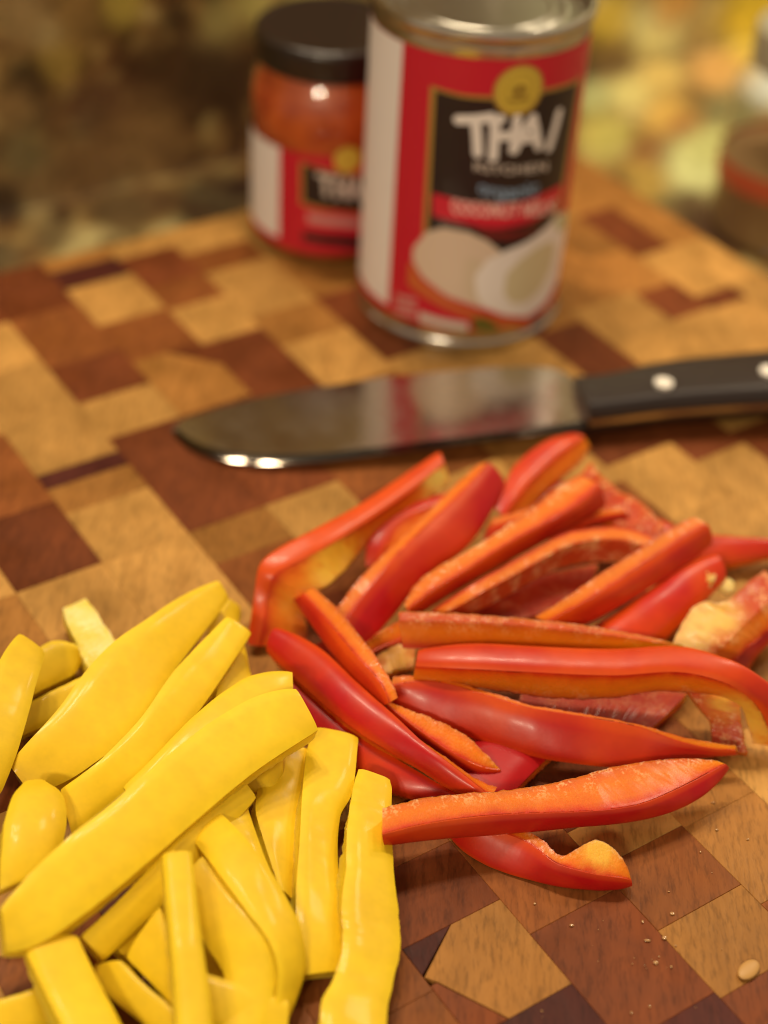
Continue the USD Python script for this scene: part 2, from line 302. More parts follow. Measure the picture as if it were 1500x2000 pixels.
# ------------------------------------------------------------------ pepper strips
def spl(pts, n):
    pts = np.asarray(pts, float)
    t = np.r_[0, np.cumsum(np.linalg.norm(np.diff(pts, axis=0), axis=1))]; t /= t[-1]
    s = np.linspace(0, 1, n)
    if len(pts) == 2: return pts[0] + (pts[1] - pts[0]) * s[:, None]
    return 0.35 * CubicSpline(t, pts)(s) + 0.65 * PchipInterpolator(t, pts)(s)
def to3(st):
    st = np.asarray(st, float); return on_z(st[:, :2], st[:, 2] / 1000)
SC = {'red': dict(s=[0, .10, .28, .60, .85, 1.0],
                  c=[(0.55, 0.015, 0.007), (0.66, 0.050, 0.005), (0.80, 0.140, 0.005), (0.82, 0.180, 0.006), (0.72, 0.120, 0.008), (0.55, 0.055, 0.013)],
                  skin=(0.46, 0.005, 0.008), skin2=(0.68, 0.075, 0.005), speck=(0.95, 0.42, 0.13)),
      'yellow': dict(s=[0, .12, .4, .8, 1.0], c=[(0.82, 0.52, 0.009), (0.84, 0.57, 0.014), (0.87, 0.62, 0.026), (0.87, 0.64, 0.045), (0.86, 0.65, 0.08)],
                  skin=(0.80, 0.515, 0.008), skin2=(0.86, 0.60, 0.012), speck=(0.97, 0.86, 0.35))}
CORNER_S = {'skin': (0, 0, 1, 1), 'cutskin': (1, 0, 0, 1), 'inner': (1, 1, 0, 0), 'cutinner': (0, 1, 1, 0)}
def strip(color, label, kind, A, B, C=None, t=5.5, speck=0.25, skinmix=0.25, ragged=0.25, group=None, seed=0, tip=(0.0, 0.0), bulge=0.10, pale=(), dusk=1.0):
    if C is not None:
        b_ = np.asarray(B, float); c_ = np.asarray(C, float)
        if len(b_) == len(c_): C = b_ + (c_ - b_) * 1.10
    n = 110; pw = 2.6 if color == 'red' else 3.4
    if color == 'yellow': bulge *= 0.5
    rs, pk = (rng.uniform(.1, .45), rng.uniform(.25, .75)) if color == 'yellow' else (rng.uniform(0, .06), rng.uniform(.3, .7))
    def prof(t_):
        tri = t_ / pk if t_ < pk else (1 - t_) / (1 - pk)
        return (1 - rs) * (1 - abs(2 * t_ - 1) ** pw) + rs * (1 - math.sqrt((1 - tri) ** 2 + .02)) * 1.25
    a, b = spl(to3(A), n), spl(to3(B), n)
    if C is not None: c = spl(to3(C), n); d = a + (c - b) * 1.0
    else:
        T = np.gradient(0.5 * (a + b), axis=0); T /= np.linalg.norm(T, axis=1, keepdims=True)
        nn = np.cross(T, b - a); nn /= np.linalg.norm(nn, axis=1, keepdims=True)
        nn *= np.sign(((EYE - a) * nn).sum(1).mean())
        for _ in range(6): nn[1:-1] = 0.5 * nn[1:-1] + 0.25 * (nn[:-2] + nn[2:])
        nn /= np.linalg.norm(nn, axis=1, keepdims=True)
        dn = -nn * 0.75 + np.array([0, 0, -0.25]); dn /= np.linalg.norm(dn, axis=1, keepdims=True)
        c, d = b + dn * t / 1000, a + dn * t / 1000
    Q = np.stack([a, b, c, d], 1)                       # n,4,3
    s4 = np.array(CORNER_S[kind], float)
    k0 = [k for k in range(4) if s4[k] == 0 and s4[(k + 1) % 4] == 0][0]   # the skin edge of the section
    Q = np.roll(Q, -k0, axis=1)                         # now 0-1 = skin, 1-2 cut, 2-3 inner, 3-0 cut
    cen = Q.mean(1)
    sd = rng.integers(1000) + seed
    # uneven knife work along the length
    x = np.linspace(0, 1, n)
    for k in (1, 2, 3, 0):
        wob = (meshkit.fbm(np.c_[x * 5, x * 0 + k * 3.3, x * 0], 3, sd) - 0.5) * 2 * ragged / 1000
        dirn = Q[:, k] - cen; dirn /= np.linalg.norm(dirn, axis=1, keepdims=True)
        if k in (2, 3) or ragged > .4: wob = wob + (meshkit.fbm(np.c_[x * 21 + 2.2 * np.sin(x * 9 + k), x * 0 + k * 1.7, x * 0], 3, sd + 30) - .5) * 0.7 * (ragged + .08) / 1000 * (.4 + 1.2 * meshkit.noise(np.c_[x * 6, x * 0, x * 0 + k], sd))
        Q[:, k] += dirn * wob[:, None] * (1.6 if k in (2, 3) else 0.7)
    # slightly pinched ends
    pin = 1 - 0.04 * np.exp(-x / 0.012) - 0.04 * np.exp(-(1 - x) / 0.012)
    pin *= 1 - tip[0] * np.exp(-(x / 0.10) ** 2) - tip[1] * np.exp(-((1 - x) / 0.10) ** 2)
    Q = cen[:, None] + (Q - cen[:, None]) * pin[:, None, None]
    S = SC[color]
    depth = np.linalg.norm((Q[:, 2] + Q[:, 3] - Q[:, 0] - Q[:, 1]) / 2, axis=1)
    e = np.clip(0.0003 / np.maximum(depth, 1e-4), 0, .3)[:, None]
    Fq = Q.copy(); Fq[:, 0] += (Q[:, 3] - Q[:, 0]) * e; Fq[:, 1] += (Q[:, 2] - Q[:, 1]) * e
    outn = ((Q[:, 0] + Q[:, 1]) - (Q[:, 2] + Q[:, 3])); outn /= np.linalg.norm(outn, axis=1, keepdims=True)
    width = np.linalg.norm(Q[:, 1] - Q[:, 0], axis=1)[:, None]
    ring, ss = [], []
    def edge(p, q, s0, s1, ts, bl):
        for tt in ts:
            ring.append(p + (q - p) * tt + outn * width * bl * prof(tt)); ss.append(s0 + (s1 - s0) * tt)
    ts = [.02, .16, .33, .5, .67, .84, .98]; tc = [.0, .1, .25, .42, .6, .78, .93]
    edge(Fq[:, 0], Fq[:, 1], 0, 0, ts, bulge)
    edge(Fq[:, 1], Fq[:, 2], 0.02, 1, tc, 0)
    edge(Fq[:, 2], Fq[:, 3], 1, 1, ts, bulge * 0.45)
    edge(Fq[:, 3], Fq[:, 0], 1, 0.02, [1 - q for q in tc[::-1]], 0)
    R = np.stack(ring, 1); m_ = R.shape[1]; ss = np.tile(np.array(ss), (n, 1))
    V = R.reshape(-1, 3)
    nz = meshkit.fbm(V * 420, 3, sd + 5); nz2 = meshkit.fbm(V * 1900, 2, sd + 8)
    rough = ((nz2 - .5) * 0.5 + (nz - .5) * 0.6)[:, None] / 1000 * np.clip(ss.reshape(-1, 1) * 1.4 - .1, 0, 1)
    dv = V - np.repeat(cen, m_, 0); dv /= np.maximum(np.linalg.norm(dv, axis=1, keepdims=True), 1e-6)
    V = V + dv * rough
    sv = np.clip(ss.ravel() + (nz - .5) * 0.22, 0, 1)
    col = np.stack([np.interp(sv, S['s'], [q[k] for q in S['c']]) for k in range(3)], 1)
    lowf = meshkit.fbm(V * 90, 2, sd + 3)
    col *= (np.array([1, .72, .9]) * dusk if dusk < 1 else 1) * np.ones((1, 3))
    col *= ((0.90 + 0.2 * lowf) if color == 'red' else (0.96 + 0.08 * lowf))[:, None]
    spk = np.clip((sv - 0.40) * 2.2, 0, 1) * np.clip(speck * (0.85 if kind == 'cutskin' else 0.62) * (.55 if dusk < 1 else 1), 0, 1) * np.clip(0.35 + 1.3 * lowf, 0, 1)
    V[:, 2] = np.maximum(V[:, 2], 0.0004)
    for px_, pz_, pr_, pc_ in pale:
        q_ = on_z([px_], [pz_ / 1000])[0]
        w_ = np.clip(1.25 * np.exp(-(np.linalg.norm(V - q_, axis=1) / (pr_ / 1000)) ** 2) * np.clip(-.55 + 2.2 * nz + .8 * nz2, 0, 1.2), 0, 0.9)[:, None]
        col = col * (1 - w_) + np.array(pc_) * w_
    endc = np.array([np.interp(.5, S['s'], [q[k] for q in S['c']]) for k in range(3)])
    def grouped(R, C_, groups, cap_col):
        n_, m_ = R.shape[:2]; VV, CCc, FF = [], [], []; base = 0
        for g in groups:
            i = np.arange(n_ * len(g)).reshape(n_, -1) + base
            VV.append(R[:, g].reshape(-1, 3)); CCc.append(C_[:, g].reshape(-1, 3)); base += n_ * len(g)
            FF += [np.stack([i[:-1, :-1], i[:-1, 1:], i[1:, 1:]], -1).reshape(-1, 3), np.stack([i[:-1, :-1], i[1:, 1:], i[1:, :-1]], -1).reshape(-1, 3)]
        for e_, flip in ((0, True), (-1, False)):
            ring_ = R[e_]; ctr = ring_.mean(0); VV.append(np.vstack([ring_, ctr])); CCc.append(np.vstack([C_[e_], C_[e_].mean(0) if cap_col is None else cap_col]))
            k_ = np.arange(m_); f_ = np.stack([np.full(m_, m_), k_, (k_ + 1) % m_], -1) + base
            FF.append(f_[:, ::-1] if flip else f_); base += m_ + 1
        V_, F_ = np.vstack(VV), np.vstack(FF)
        if trimesh.Trimesh(V_, F_, process=False).volume < 0: F_ = F_[:, ::-1]
        return V_, F_, np.vstack(CCc)
    idx = list(range(m_))
    ginfo = [idx[0:7], idx[6:14], idx[13:22], idx[21:] + [0]]
    spk = grouped(V.reshape(n, m_, 3), np.repeat(spk[:, None], 3, 1).reshape(n, m_, 3), ginfo, np.zeros(3))[2]
    V, f, col = grouped(V.reshape(n, m_, 3), col.reshape(n, m_, 3), ginfo, endc)
    ts2 = np.linspace(0.0, 1.0, 11)
    outer, inner = [], []
    for tt in ts2:
        tq = min(max(tt, 0), 1); drop = 0.0003 * (abs(tt - .5) / .5) ** 10
        p = Q[:, 0] + (Q[:, 1] - Q[:, 0]) * tt + outn * (width * bulge * prof(tq) + 0.00008 - drop)
        outer.append(p); inner.append(p - outn * (0.00050 - drop * .5))
    R2 = np.stack(outer + inner[::-1], 1); m2 = R2.shape[1]; V2 = R2.reshape(-1, 3).copy()
    V2[:, 2] = np.maximum(V2[:, 2], 0.0002)
    dent = (meshkit.fbm(V2 * 140, 3, sd + 6) - .5) * 0.00018
    V2 += (outn.repeat(m2, 0)) * dent[:, None]
    l2 = meshkit.fbm(V2 * 60, 3, sd + 4); edge_t = np.tile(np.abs(np.r_[ts2, ts2[::-1]] - .5) * 2, n); l2b = meshkit.fbm(V2 * 25, 2, sd + 14)
    mixw = np.clip((l2 - .5) * 1.6 + skinmix * 2.4 * l2b + np.clip(edge_t - .6, 0, 1) * 1.3, 0, 1)[:, None]
    vary = rng.uniform(.9, 1.04)
    c2 = vary * np.array(S['skin']) * (1 - mixw) + vary * np.array(S['skin2']) * mixw
    i2 = list(range(m2))
    V2, f2, c2 = grouped(V2.reshape(n, m2, 3), c2.reshape(n, m2, 3), [i2[0:11], i2[10:] + [0]], None)
    loc = cen[n // 2].copy(); loc[2] = 0
    o = thing(f'{color}_pepper_strip', label, 'pepper strip', group, loc)
    part('skin', (V2, f2), f'{color}_skin', o, cd=c2); fl = part('flesh', (V, f), f'{color}_flesh', o, cd=col, sk=spk)
    return o, fl
def lump(parent, name, px, z, rad, squash=(1, 1, .7), m='pith', seed=1, amp=.45, label=None):
    s = trimesh.creation.icosphere(4, 1.0); v = np.array(s.vertices)
    nn_ = meshkit.fbm(v * 2.3 + seed * 7.1, 4, seed)
    v = v * (1 + (nn_ - .5) * 2 * amp)[:, None] * rad / 1000 * np.array(squash) + on_z([px], [z / 1000])[0]
    v[:, 2] = np.maximum(v[:, 2], .0003)
    w = np.clip((nn_ - .36) * 3.2, 0, 1)[:, None]
    cd = (np.array((.88, .34, .035)) * (1 - w) + np.array((.95, .62, .20)) * w) if m == 'pith' else np.tile((.92, .70, .22), (len(v), 1))
    return part(name, (v, s.faces), 'red_flesh' if m == 'pith' else 'yellow_flesh', parent, smooth=True, cd=cd, label=label)

G1, G2 = 'sliced red bell pepper strips on the board', 'sliced yellow bell pepper strips on the board'
def red(label, kind, A, B, C=None, **k): return strip('red', label, kind, A, B, C, group=G1, **k)
def yel(label, kind, A, B, C=None, **k): return strip('yellow', label, kind, A, B, C, group=G2, **k)

red('nearest long red pepper strip with speckled orange top, resting across a short one', 'cutskin',
    [(747,1578,17),(860,1553,16),(1000,1540,15),(1110,1522,15),(1213,1493,14),(1320,1481,13),(1402,1486,12)],
    [(746,1632,16),(860,1607,15),(1000,1592,14),(1120,1588,14),(1233,1577,13),(1330,1540,12),(1419,1493,11)],
    [(752,1651,10),(860,1637,9),(1000,1626,8),(1127,1614,8),(1233,1604,7.5),(1340,1572,8),(1424,1501,9)], speck=.7, ragged=.2)
red('short red pepper wedge with pithy tip, lowest in the red heap', 'cutskin',
    [(880,1585,8),(985,1606,8),(1050,1632,8),(1100,1670,8),(1128,1658,9),(1165,1643,10),(1207,1664,9),(1232,1714,5)],
    [(885,1600,7.5),(960,1622,7.5),(1030,1648,7.5),(1090,1690,7.2),(1130,1702,7),(1165,1711,6.5),(1205,1716,6),(1234,1721,4.5)],
    [(872,1622,1.2),(920,1668,1),(1000,1705,.7),(1070,1726,.5),(1120,1734,.4),(1165,1738,.3),(1205,1737,.4),(1234,1730,1.5)], ragged=.4, speck=.5, pale=[((1170,1660),9.5,4,(.93,.46,.06))])
o, fl = red('smooth red pepper strip crossing the heap, pointing right to a ragged tip', 'cutskin',
    [(768,1320,14),(835,1322,15),(960,1353,16),(1050,1380,16),(1150,1396,15),(1240,1412,14),(1330,1438,12),(1436,1455,10)],
    [(764,1343,13.5),(832,1332,15),(958,1362,16),(1048,1387,16),(1150,1403,15),(1240,1420,13.5),(1330,1452,11),(1436,1468,8.5)],
    [(758,1367,9),(840,1412,7),(930,1437,7),(1010,1462,7),(1100,1481,7),(1200,1493,6.5),(1300,1487,6.5),(1440,1474,6.5)], ragged=.15)
o, fl = red('broad arched red pepper strip bending down at its right end', 'skin',
    [(817,1268,20),(930,1257,23),(1050,1262,24),(1200,1266,25),(1330,1262,26),(1420,1285,26),(1500,1330,22),(1555,1390,14),(1575,1450,5)],
    [(812,1300,19),(930,1306,22),(1050,1312,23),(1200,1318,24),(1330,1312,25),(1410,1330,24),(1470,1368,19),(1500,1415,11),(1512,1458,3)],
    [(805,1336,13),(860,1340,13),(980,1352,14),(1100,1366,14),(1200,1364,15),(1290,1352,17),(1380,1356,17),(1440,1375,14),(1456,1410,8),(1468,1452,2)], skinmix=.6, ragged=.25, pale=[((1465,1425),7,6,(.90,.44,.08)),((1450,1390),12,7,(.9,.5,.06))])
red('red pepper strip with dark speckled inner side above its orange cut, behind the arched one', 'inner',
    [(777,1193,20),(900,1198,22),(1000,1205,22),(1150,1222,21),(1250,1240,20),(1335,1260,17)],
    [(780,1210,19.5),(900,1214,21.5),(1000,1220,21.5),(1150,1236,20.5),(1250,1250,19.5),(1335,1266,16)],
    [(786,1263,13),(900,1264,14),(1000,1268,14),(1150,1276,14),(1250,1278,13),(1332,1277,12)], speck=.5, ragged=.2)
red('long red pepper strip with white glint on its lower end, beside the yellow heap', 'skin',
    [(537,1224,14),(620,1262,15),(690,1325,16),(765,1392,16),(850,1470,15),(920,1525,12),(958,1558,10)],
    [(519,1272,10),(570,1318,11),(640,1382,12),(735,1452,12),(820,1505,10),(890,1548,8),(945,1567,7)], t=5.5, ragged=.12, skinmix=.3, bulge=.16)
red('shaded red pepper strip lying under the glinting one, touching the yellow strips', 'skin',
    [(560,1320,8),(650,1395,9),(740,1460,9),(830,1515,8),(900,1556,6)],
    [(545,1372,3.5),(612,1445,4.5),(690,1502,4.5),(770,1550,3.5),(860,1572,2.5)], t=4.5, ragged=.12)
red('narrow red pepper strip with orange cut face, leaning down toward the glinting strip', 'cutskin',
    [(612,1147,18),(660,1190,19),(713,1253,20),(761,1322,19),(778,1362,17)],
    [(590,1161,17),(650,1230,18),(700,1289,19),(745,1342,18),(757,1374,16)],
    [(574,1170,12),(622,1237,12),(660,1290,12),(702,1340,12),(748,1380,11)], ragged=.12)
red('pointed red pepper end with bright orange flesh, between two smooth red strips', 'cutskin',
    [(757,1368,15),(800,1386,14),(850,1406,13),(915,1440,12),(952,1474,10),(978,1503,7)],
    [(756,1379,14),(800,1414,12.5),(850,1450,11),(900,1482,9.5),(940,1500,8),(979,1506,6.5)],
    [(750,1381,10),(790,1418,8),(835,1458,7),(890,1497,5),(935,1511,4.5),(975,1509,4)], ragged=.3)
red('deep red pepper piece in shadow beneath the pointed orange end', 'skin',
    [(960,1400,5),(905,1470,5),(872,1560,4)], [(1110,1440,4.5),(1062,1486,4.5),(1000,1550,3.5)], t=3.6, skinmix=-.3, ragged=.1)
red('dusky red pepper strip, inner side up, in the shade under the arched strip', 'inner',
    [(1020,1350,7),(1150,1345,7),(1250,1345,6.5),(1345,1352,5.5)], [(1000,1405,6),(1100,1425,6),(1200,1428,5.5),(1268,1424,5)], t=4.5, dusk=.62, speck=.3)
o, fl = red('ragged orange pepper flap with yellow grains at the right end of the arch', 'inner',
    [(1340,1338,15),(1372,1388,10),(1390,1422,6),(1392,1462,3)], [(1442,1345,15),(1447,1398,10),(1455,1440,6),(1464,1470,3)], t=3.5, speck=.7, ragged=.5, pale=[((1415,1372),12,4,(.9,.42,.05))])
o, fl = red('bent red pepper strip with yellow inner fold, at the left end of red heap', 'skin',
    [(858,882,20),(790,925,20),(700,985,21),(600,1040,22),(540,1072,21),(505,1105,19),(497,1150,14),(490,1200,8),(482,1258,3)],
    [(868,903,19.5),(800,958,19.5),(715,1018,20),(645,1062,20.5),(580,1096,20),(532,1126,18),(521,1162,13),(513,1212,8),(503,1262,3)],
    [(880,942,14),(815,987,13),(740,1037,13),(690,1090,13),(625,1148,13),(592,1165,12),(588,1192,8),(592,1226,4),(585,1262,1)], skinmix=.9, ragged=.3, pale=[((655,1095),15,8,(.93,.42,.03)),((640,1130),13,5,(.93,.48,.05)),((850,940),16,6,(.95,.66,.14)),((565,1170),8,5,(.92,.40,.04))])
red('curved red pepper strip with amber flesh, tucked behind the bent strip', 'skin',
    [(890,955,13),(800,985,14),(745,1010,14),(715,1060,12),(712,1105,8)],
    [(900,963,13),(812,998,14),(768,1024,14),(750,1065,12),(742,1105,8)],
    [(915,1000,8),(860,1040,8),(820,1075,8),(785,1100,7),(765,1120,5)], ragged=.2)
red('steep deep red pepper strip with thin orange edge, left of the speckled strip', 'cutskin',
    [(938,903,24),(890,945,24),(820,1012,23),(755,1075,21),(700,1130,19),(655,1190,16),(625,1245,13)],
    [(956,903,24),(912,955,24),(840,1025,23),(770,1095,21),(720,1155,18),(680,1210,15),(655,1265,12)],
    [(985,946,18),(955,1000,17),(900,1072,16),(845,1112,15),(800,1157,13),(755,1212,10),(710,1260,8)], ragged=.12)
red('farthest red pepper strip, its rounded tip close to the knife edge', 'skin',
    [(1100,843,17),(1050,870,18),(1000,915,18),(985,945,17),(960,985,15)],
    [(1145,849,16),(1095,882,17),(1045,928,17),(1008,972,16),(985,1010,14)],
    [(1160,876,11),(1115,915,11),(1070,955,11),(1030,1000,10),(1005,1025,9)], skinmix=.7, tip=(.25, 0))
red('small shaded red pepper piece between the farthest strip and speckled strip', 'skin',
    [(1095,935,9),(1040,965,9),(990,1010,8)], [(1105,975,6),(1060,1010,6),(1020,1040,5)], t=4)
red('straight red pepper strip with grainy speckled top at the middle of the heap', 'cutskin',
    [(1130,928,26),(1088,950,26),(1025,1003,26),(947,1052,25),(872,1098,23),(825,1128,21),(788,1180,18)],
    [(1172,945,25),(1130,985,25),(1080,1016,25),(987,1067,24),(907,1118,22),(850,1152,20),(798,1192,17)],
    [(1180,990,18),(1140,1015,18),(1090,1042,18),(1000,1090,17),(920,1135,16),(860,1172,14),(805,1207,12)], speck=.9, ragged=.25)
red('arched pepper strip with orange cut and pinkish speckled underside, mid heap', 'cutinner',
    [(1280,1050,21),(1220,1028,22),(1120,1035,22),(1040,1073,21),(960,1118,20),(870,1173,17),(835,1200,15)],
    [(1272,1075,20),(1210,1055,21),(1120,1064,21),(1050,1098,20),(970,1143,19),(890,1188,16),(850,1210,14)],
    [(1262,1100,14),(1200,1095,14),(1120,1100,14),(1060,1122,14),(985,1165,13),(920,1200,11),(880,1218,9)], speck=.6)
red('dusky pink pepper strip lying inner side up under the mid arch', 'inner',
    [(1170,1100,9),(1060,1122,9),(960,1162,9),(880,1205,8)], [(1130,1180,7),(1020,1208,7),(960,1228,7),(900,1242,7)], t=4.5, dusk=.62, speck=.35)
red('straight red pepper strip with clean orange cut, highest at the right of heap', 'cutskin',
    [(1355,1008,26),(1300,1035,26),(1240,1075,26),(1170,1120,25),(1090,1175,22),(1040,1205,20)],
    [(1384,1024,25),(1330,1056,25),(1270,1096,25),(1190,1149,24),(1120,1190,21),(1070,1215,19)],
    [(1389,1062,18),(1345,1096,18),(1290,1132,18),(1220,1176,17),(1165,1206,15),(1130,1222,14)], ragged=.12)
red('red pepper strip with pale sheen, running out of the frame at right', 'skin',
    [(1285,1010,10),(1380,1043,10),(1450,1048,10),(1560,1058,9)], [(1270,1060,5),(1390,1102,6),(1450,1096,6),(1560,1080,6)], t=4.5)
red('speckled orange pepper end pointing away from viewer behind the heap', 'inner',
    [(1152,903,12),(1200,950,13),(1260,990,14),(1292,1045,13)], [(1112,950,8),(1160,1000,9),(1215,1035,10),(1240,1072,10)], t=4.5, speck=.9, ragged=.5)
o, fl = red('shiny crimson pepper strip ending in pale torn pith, right of heap', 'skin',
    [(1400,1082,17),(1330,1105,17),(1270,1150,17),(1200,1200,15),(1150,1240,13)], [(1420,1132,12),(1370,1177,12),(1320,1227,11),(1270,1272,9)], t=5, ragged=.15, bulge=.18)
lump(o, 'pith', (1378,1128), 14.0, 3.8, (.7, 1.0, .55), 'pith', 21, .3)
lump(o, 'pith', (1418,1146), 9.5, 3.2, (.8, .9, .7), 'seed', 23, .15)
red('pale pepper strip with wrinkled cream inner side, at the right frame edge', 'inner',
    [(1495,1114,20),(1440,1158,19),(1402,1178,18.5),(1372,1172,17),(1342,1200,15),(1312,1262,13)], [(1535,1150,19),(1480,1192,18),(1445,1225,17.5),(1420,1250,17),(1400,1270,14),(1380,1292,12)],
    [(1548,1190,13),(1492,1242,12),(1455,1268,12),(1440,1285,11),(1425,1298,9)], speck=.8, ragged=.6, pale=[((1372,1196),17,7,(.93,.60,.17)),((1345,1240),15,6,(.92,.55,.16)),((1410,1200),18,5,(.90,.50,.12))])
red('small red pepper end below the pale strip, near the right frame edge', 'skin',
    [(1500,1200,10),(1460,1250,9),(1425,1292,7)], [(1530,1240,5),(1484,1278,4),(1462,1312,3)], t=4)
red('short orange pepper bit half hidden left of the double cut strip', 'cutskin',
    [(795,1203,13),(742,1233,12),(712,1258,9)], [(795,1245,10),(750,1265,8),(722,1278,7)], t=5)
o, fl = red('pale pithy pepper scrap under the left ends of the broad strips', 'inner',
    [(812,1258,9),(770,1262,8),(732,1280,6)], [(808,1302,5),(775,1308,4.5),(752,1318,4)], t=3.5, speck=1.0, ragged=.5, pale=[((772,1280),7,6,(.90,.45,.10))])
red('dark red pepper strip in the gap between narrow and glinting strips', 'skin',
    [(640,1250,7),(680,1300,7),(740,1372,6)], [(600,1270,4),(650,1322,4),(718,1392,4)], t=3.5)

# yellow heap
yel('upright yellow pepper strip cut by the left frame edge', 'skin',
    [(38,1236,24),(-5,1300,25),(-25,1370,24),(-40,1440,22),(-75,1545,17)], [(90,1275,20),(74,1325,21),(60,1380,20),(40,1450,18),(2,1550,13)], t=6)
yel('shaded curled yellow pepper strip right of the upright strip', 'skin',
    [(152,1262,11),(115,1250,12),(80,1262,12),(45,1305,11)], [(161,1292,6),(142,1318,6),(105,1336,6),(60,1360,6)], t=5, bulge=.16)
yel('lower shaded yellow pepper strip beneath the curled one', 'skin',
    [(195,1308,9),(130,1335,9),(80,1360,9),(30,1390,8)], [(155,1385,4.5),(110,1410,4.5),(70,1425,4.5),(25,1445,4.5)], t=4)
o, fl = yel('pale yellow pepper piece with whitish inner side up, farthest of the yellow heap', 'inner',
    [(121,1187,9),(140,1237,9),(165,1292,9),(195,1340,8)], [(168,1167,9),(196,1207,9),(230,1252,9),(266,1298,8)], t=6, speck=1.0, ragged=.3, pale=[((172,1212),9,4,(.95,.78,.25)),((205,1262),9,4,(.95,.78,.25)),((150,1195),9,3,(.95,.78,.22))])
yel('long wide yellow pepper strip at the back of the heap', 'skin',
    [(426,1132,20),(340,1172,22),(280,1213,23),(235,1243,23),(171,1306,22),(118,1378,20),(60,1443,18),(16,1492,15)],
    [(448,1168,16),(408,1222,16),(345,1304,15),(302,1370,15),(256,1432,14),(190,1486,13),(125,1528,11),(62,1552,9)], t=6, ragged=.2, bulge=.10)
yel('small yellow pepper end behind the two long strips, beside red pepper', 'skin',
    [(445,1168,10),(425,1200,10),(405,1235,9)], [(472,1187,6),(469,1215,6),(460,1252,6)], t=5)
yel('slim yellow pepper strip lying alongside the wide back strip', 'skin',
    [(442,1203,22),(388,1258,22),(338,1312,22),(280,1395,21),(240,1440,20),(180,1497,19),(118,1540,16)],
    [(492,1236,18),(455,1292,18),(402,1370,17),(356,1432,16),(285,1508,15),(213,1570,13),(140,1630,11)], t=6, ragged=.15, bulge=.11)
yel('short steep yellow pepper strip under the slim strip, next to bare wood', 'skin',
    [(448,1252,13),(432,1300,13),(424,1345,13),(420,1390,12)], [(478,1250,9),(488,1305,9),(494,1345,9),(475,1385,9)], t=5)
yel('yellow pepper strip with squared end, just behind the broadest strip', 'skin',
    [(571,1311,25),(495,1317,25),(440,1348,25),(372,1404,24),(300,1478,22),(240,1535,20)],
    [(573,1356,23),(512,1378,23),(460,1415,23),(405,1470,22),(340,1540,20),(280,1600,18)], t=5.5, ragged=.15, bulge=.08)
yel('broadest yellow pepper strip, on top of the heap and blunt ended', 'skin',
    [(578,1344,28),(500,1360,29),(435,1395,29),(370,1440,29),(290,1505,29),(205,1578,28),(128,1640,27),(60,1706,25),(2,1772,24)],
    [(622,1425,23),(562,1462,23),(505,1500,23),(455,1540,23),(385,1600,22),(305,1670,22),(228,1735,21),(165,1784,20),(60,1850,18),(12,1862,18)], t=6, ragged=.3, bulge=.09)
yel('rounded yellow pepper end with a broad white glint at left', 'skin',
    [(40,1524,21),(12,1590,22),(3,1660,21),(0,1740,17)], [(96,1520,19),(127,1565,18),(128,1625,17),(105,1700,15)], t=6, bulge=.2, tip=(.2, 0))
yel('little yellow pepper end poking out under the broadest strip', 'skin',
    [(548,1452,15),(510,1480,15),(465,1515,15)], [(554,1512,11),(517,1549,11),(478,1542,11)], t=5)
yel('leaning yellow pepper strip in the middle gap, left of the flat upright one', 'skin',
    [(560,1450,12),(512,1510,12),(500,1570,12),(516,1640,11.5),(548,1735,10)], [(618,1470,9),(598,1530,9),(586,1600,8),(582,1680,7),(582,1770,6)], t=5)
yel('flat upright yellow pepper strip between the leaning and right end strips', 'skin',
    [(612,1420,12),(597,1480,12.5),(590,1560,13),(586,1640,12.5),(580,1720,12),(580,1800,11),(592,1905,7)],
    [(702,1440,11),(695,1500,11),(688,1548,10),(664,1595,9),(660,1680,8.5),(668,1760,8),(669,1830,7.5),(670,1896,5)], t=5, ragged=.3, bulge=.13)
yel('rightmost yellow pepper strip, wavy edged, along the bare dark wood', 'skin',
    [(697,1498,14),(685,1580,14),(675,1680,14),(668,1760,13),(670,1850,12),(654,1912,11),(632,1952,11),(652,2060,10)],
    [(766,1522,12),(766,1600,11),(768,1680,10),(778,1770,8.5),(781,1850,8),(766,1930,8),(756,2000,8),(752,2080,8)], t=6, ragged=1.0, bulge=.09)
yel('outer curled yellow pepper strip arching to the bottom of the heap', 'skin',
    [(385,1540,13),(430,1585,18),(490,1648,20),(552,1738,17),(590,1820,14),(598,1890,10),(582,1950,7.5),(550,2020,6)],
    [(340,1600,13),(385,1650,18),(435,1715,20),(488,1785,19),(530,1845,17),(545,1905,14),(540,1955,11),(515,2020,9)], t=5, ragged=.12, bulge=.12)
yel('inner curled yellow pepper strip nested inside the outer curl', 'skin',
    [(395,1670,18),(460,1745,18),(510,1815,17),(537,1880,14),(532,1950,11),(505,2040,9)],
    [(345,1740,14),(378,1800,14),(405,1850,13),(436,1902,12),(440,1955,11),(425,2040,9)], t=5, ragged=.15, bulge=.12)
yel('narrow yellow pepper strip standing out toward viewer with wet glints', 'skin',
    [(318,1668,26),(325,1760,25),(335,1850,24),(341,1930,22),(348,2060,20)], [(375,1663,25),(384,1750,24),(396,1840,22.5),(408,1930,20.5),(418,2060,18)], t=6, bulge=.2)
yel('yellow pepper strip running parallel below the broadest strip', 'skin',
    [(462,1510,20),(400,1570,20),(330,1650,19),(250,1740,17),(158,1830,14)], [(502,1558,16),(432,1640,15),(382,1702,14),(292,1792,12),(202,1878,9)], t=5.5, bulge=.14)
yel('wedge of yellow pepper under the broadest strip, above the curls', 'skin',
    [(440,1560,17),(430,1640,16),(465,1725,14)], [(478,1550,14),(506,1640,13),(548,1745,11)], t=5)
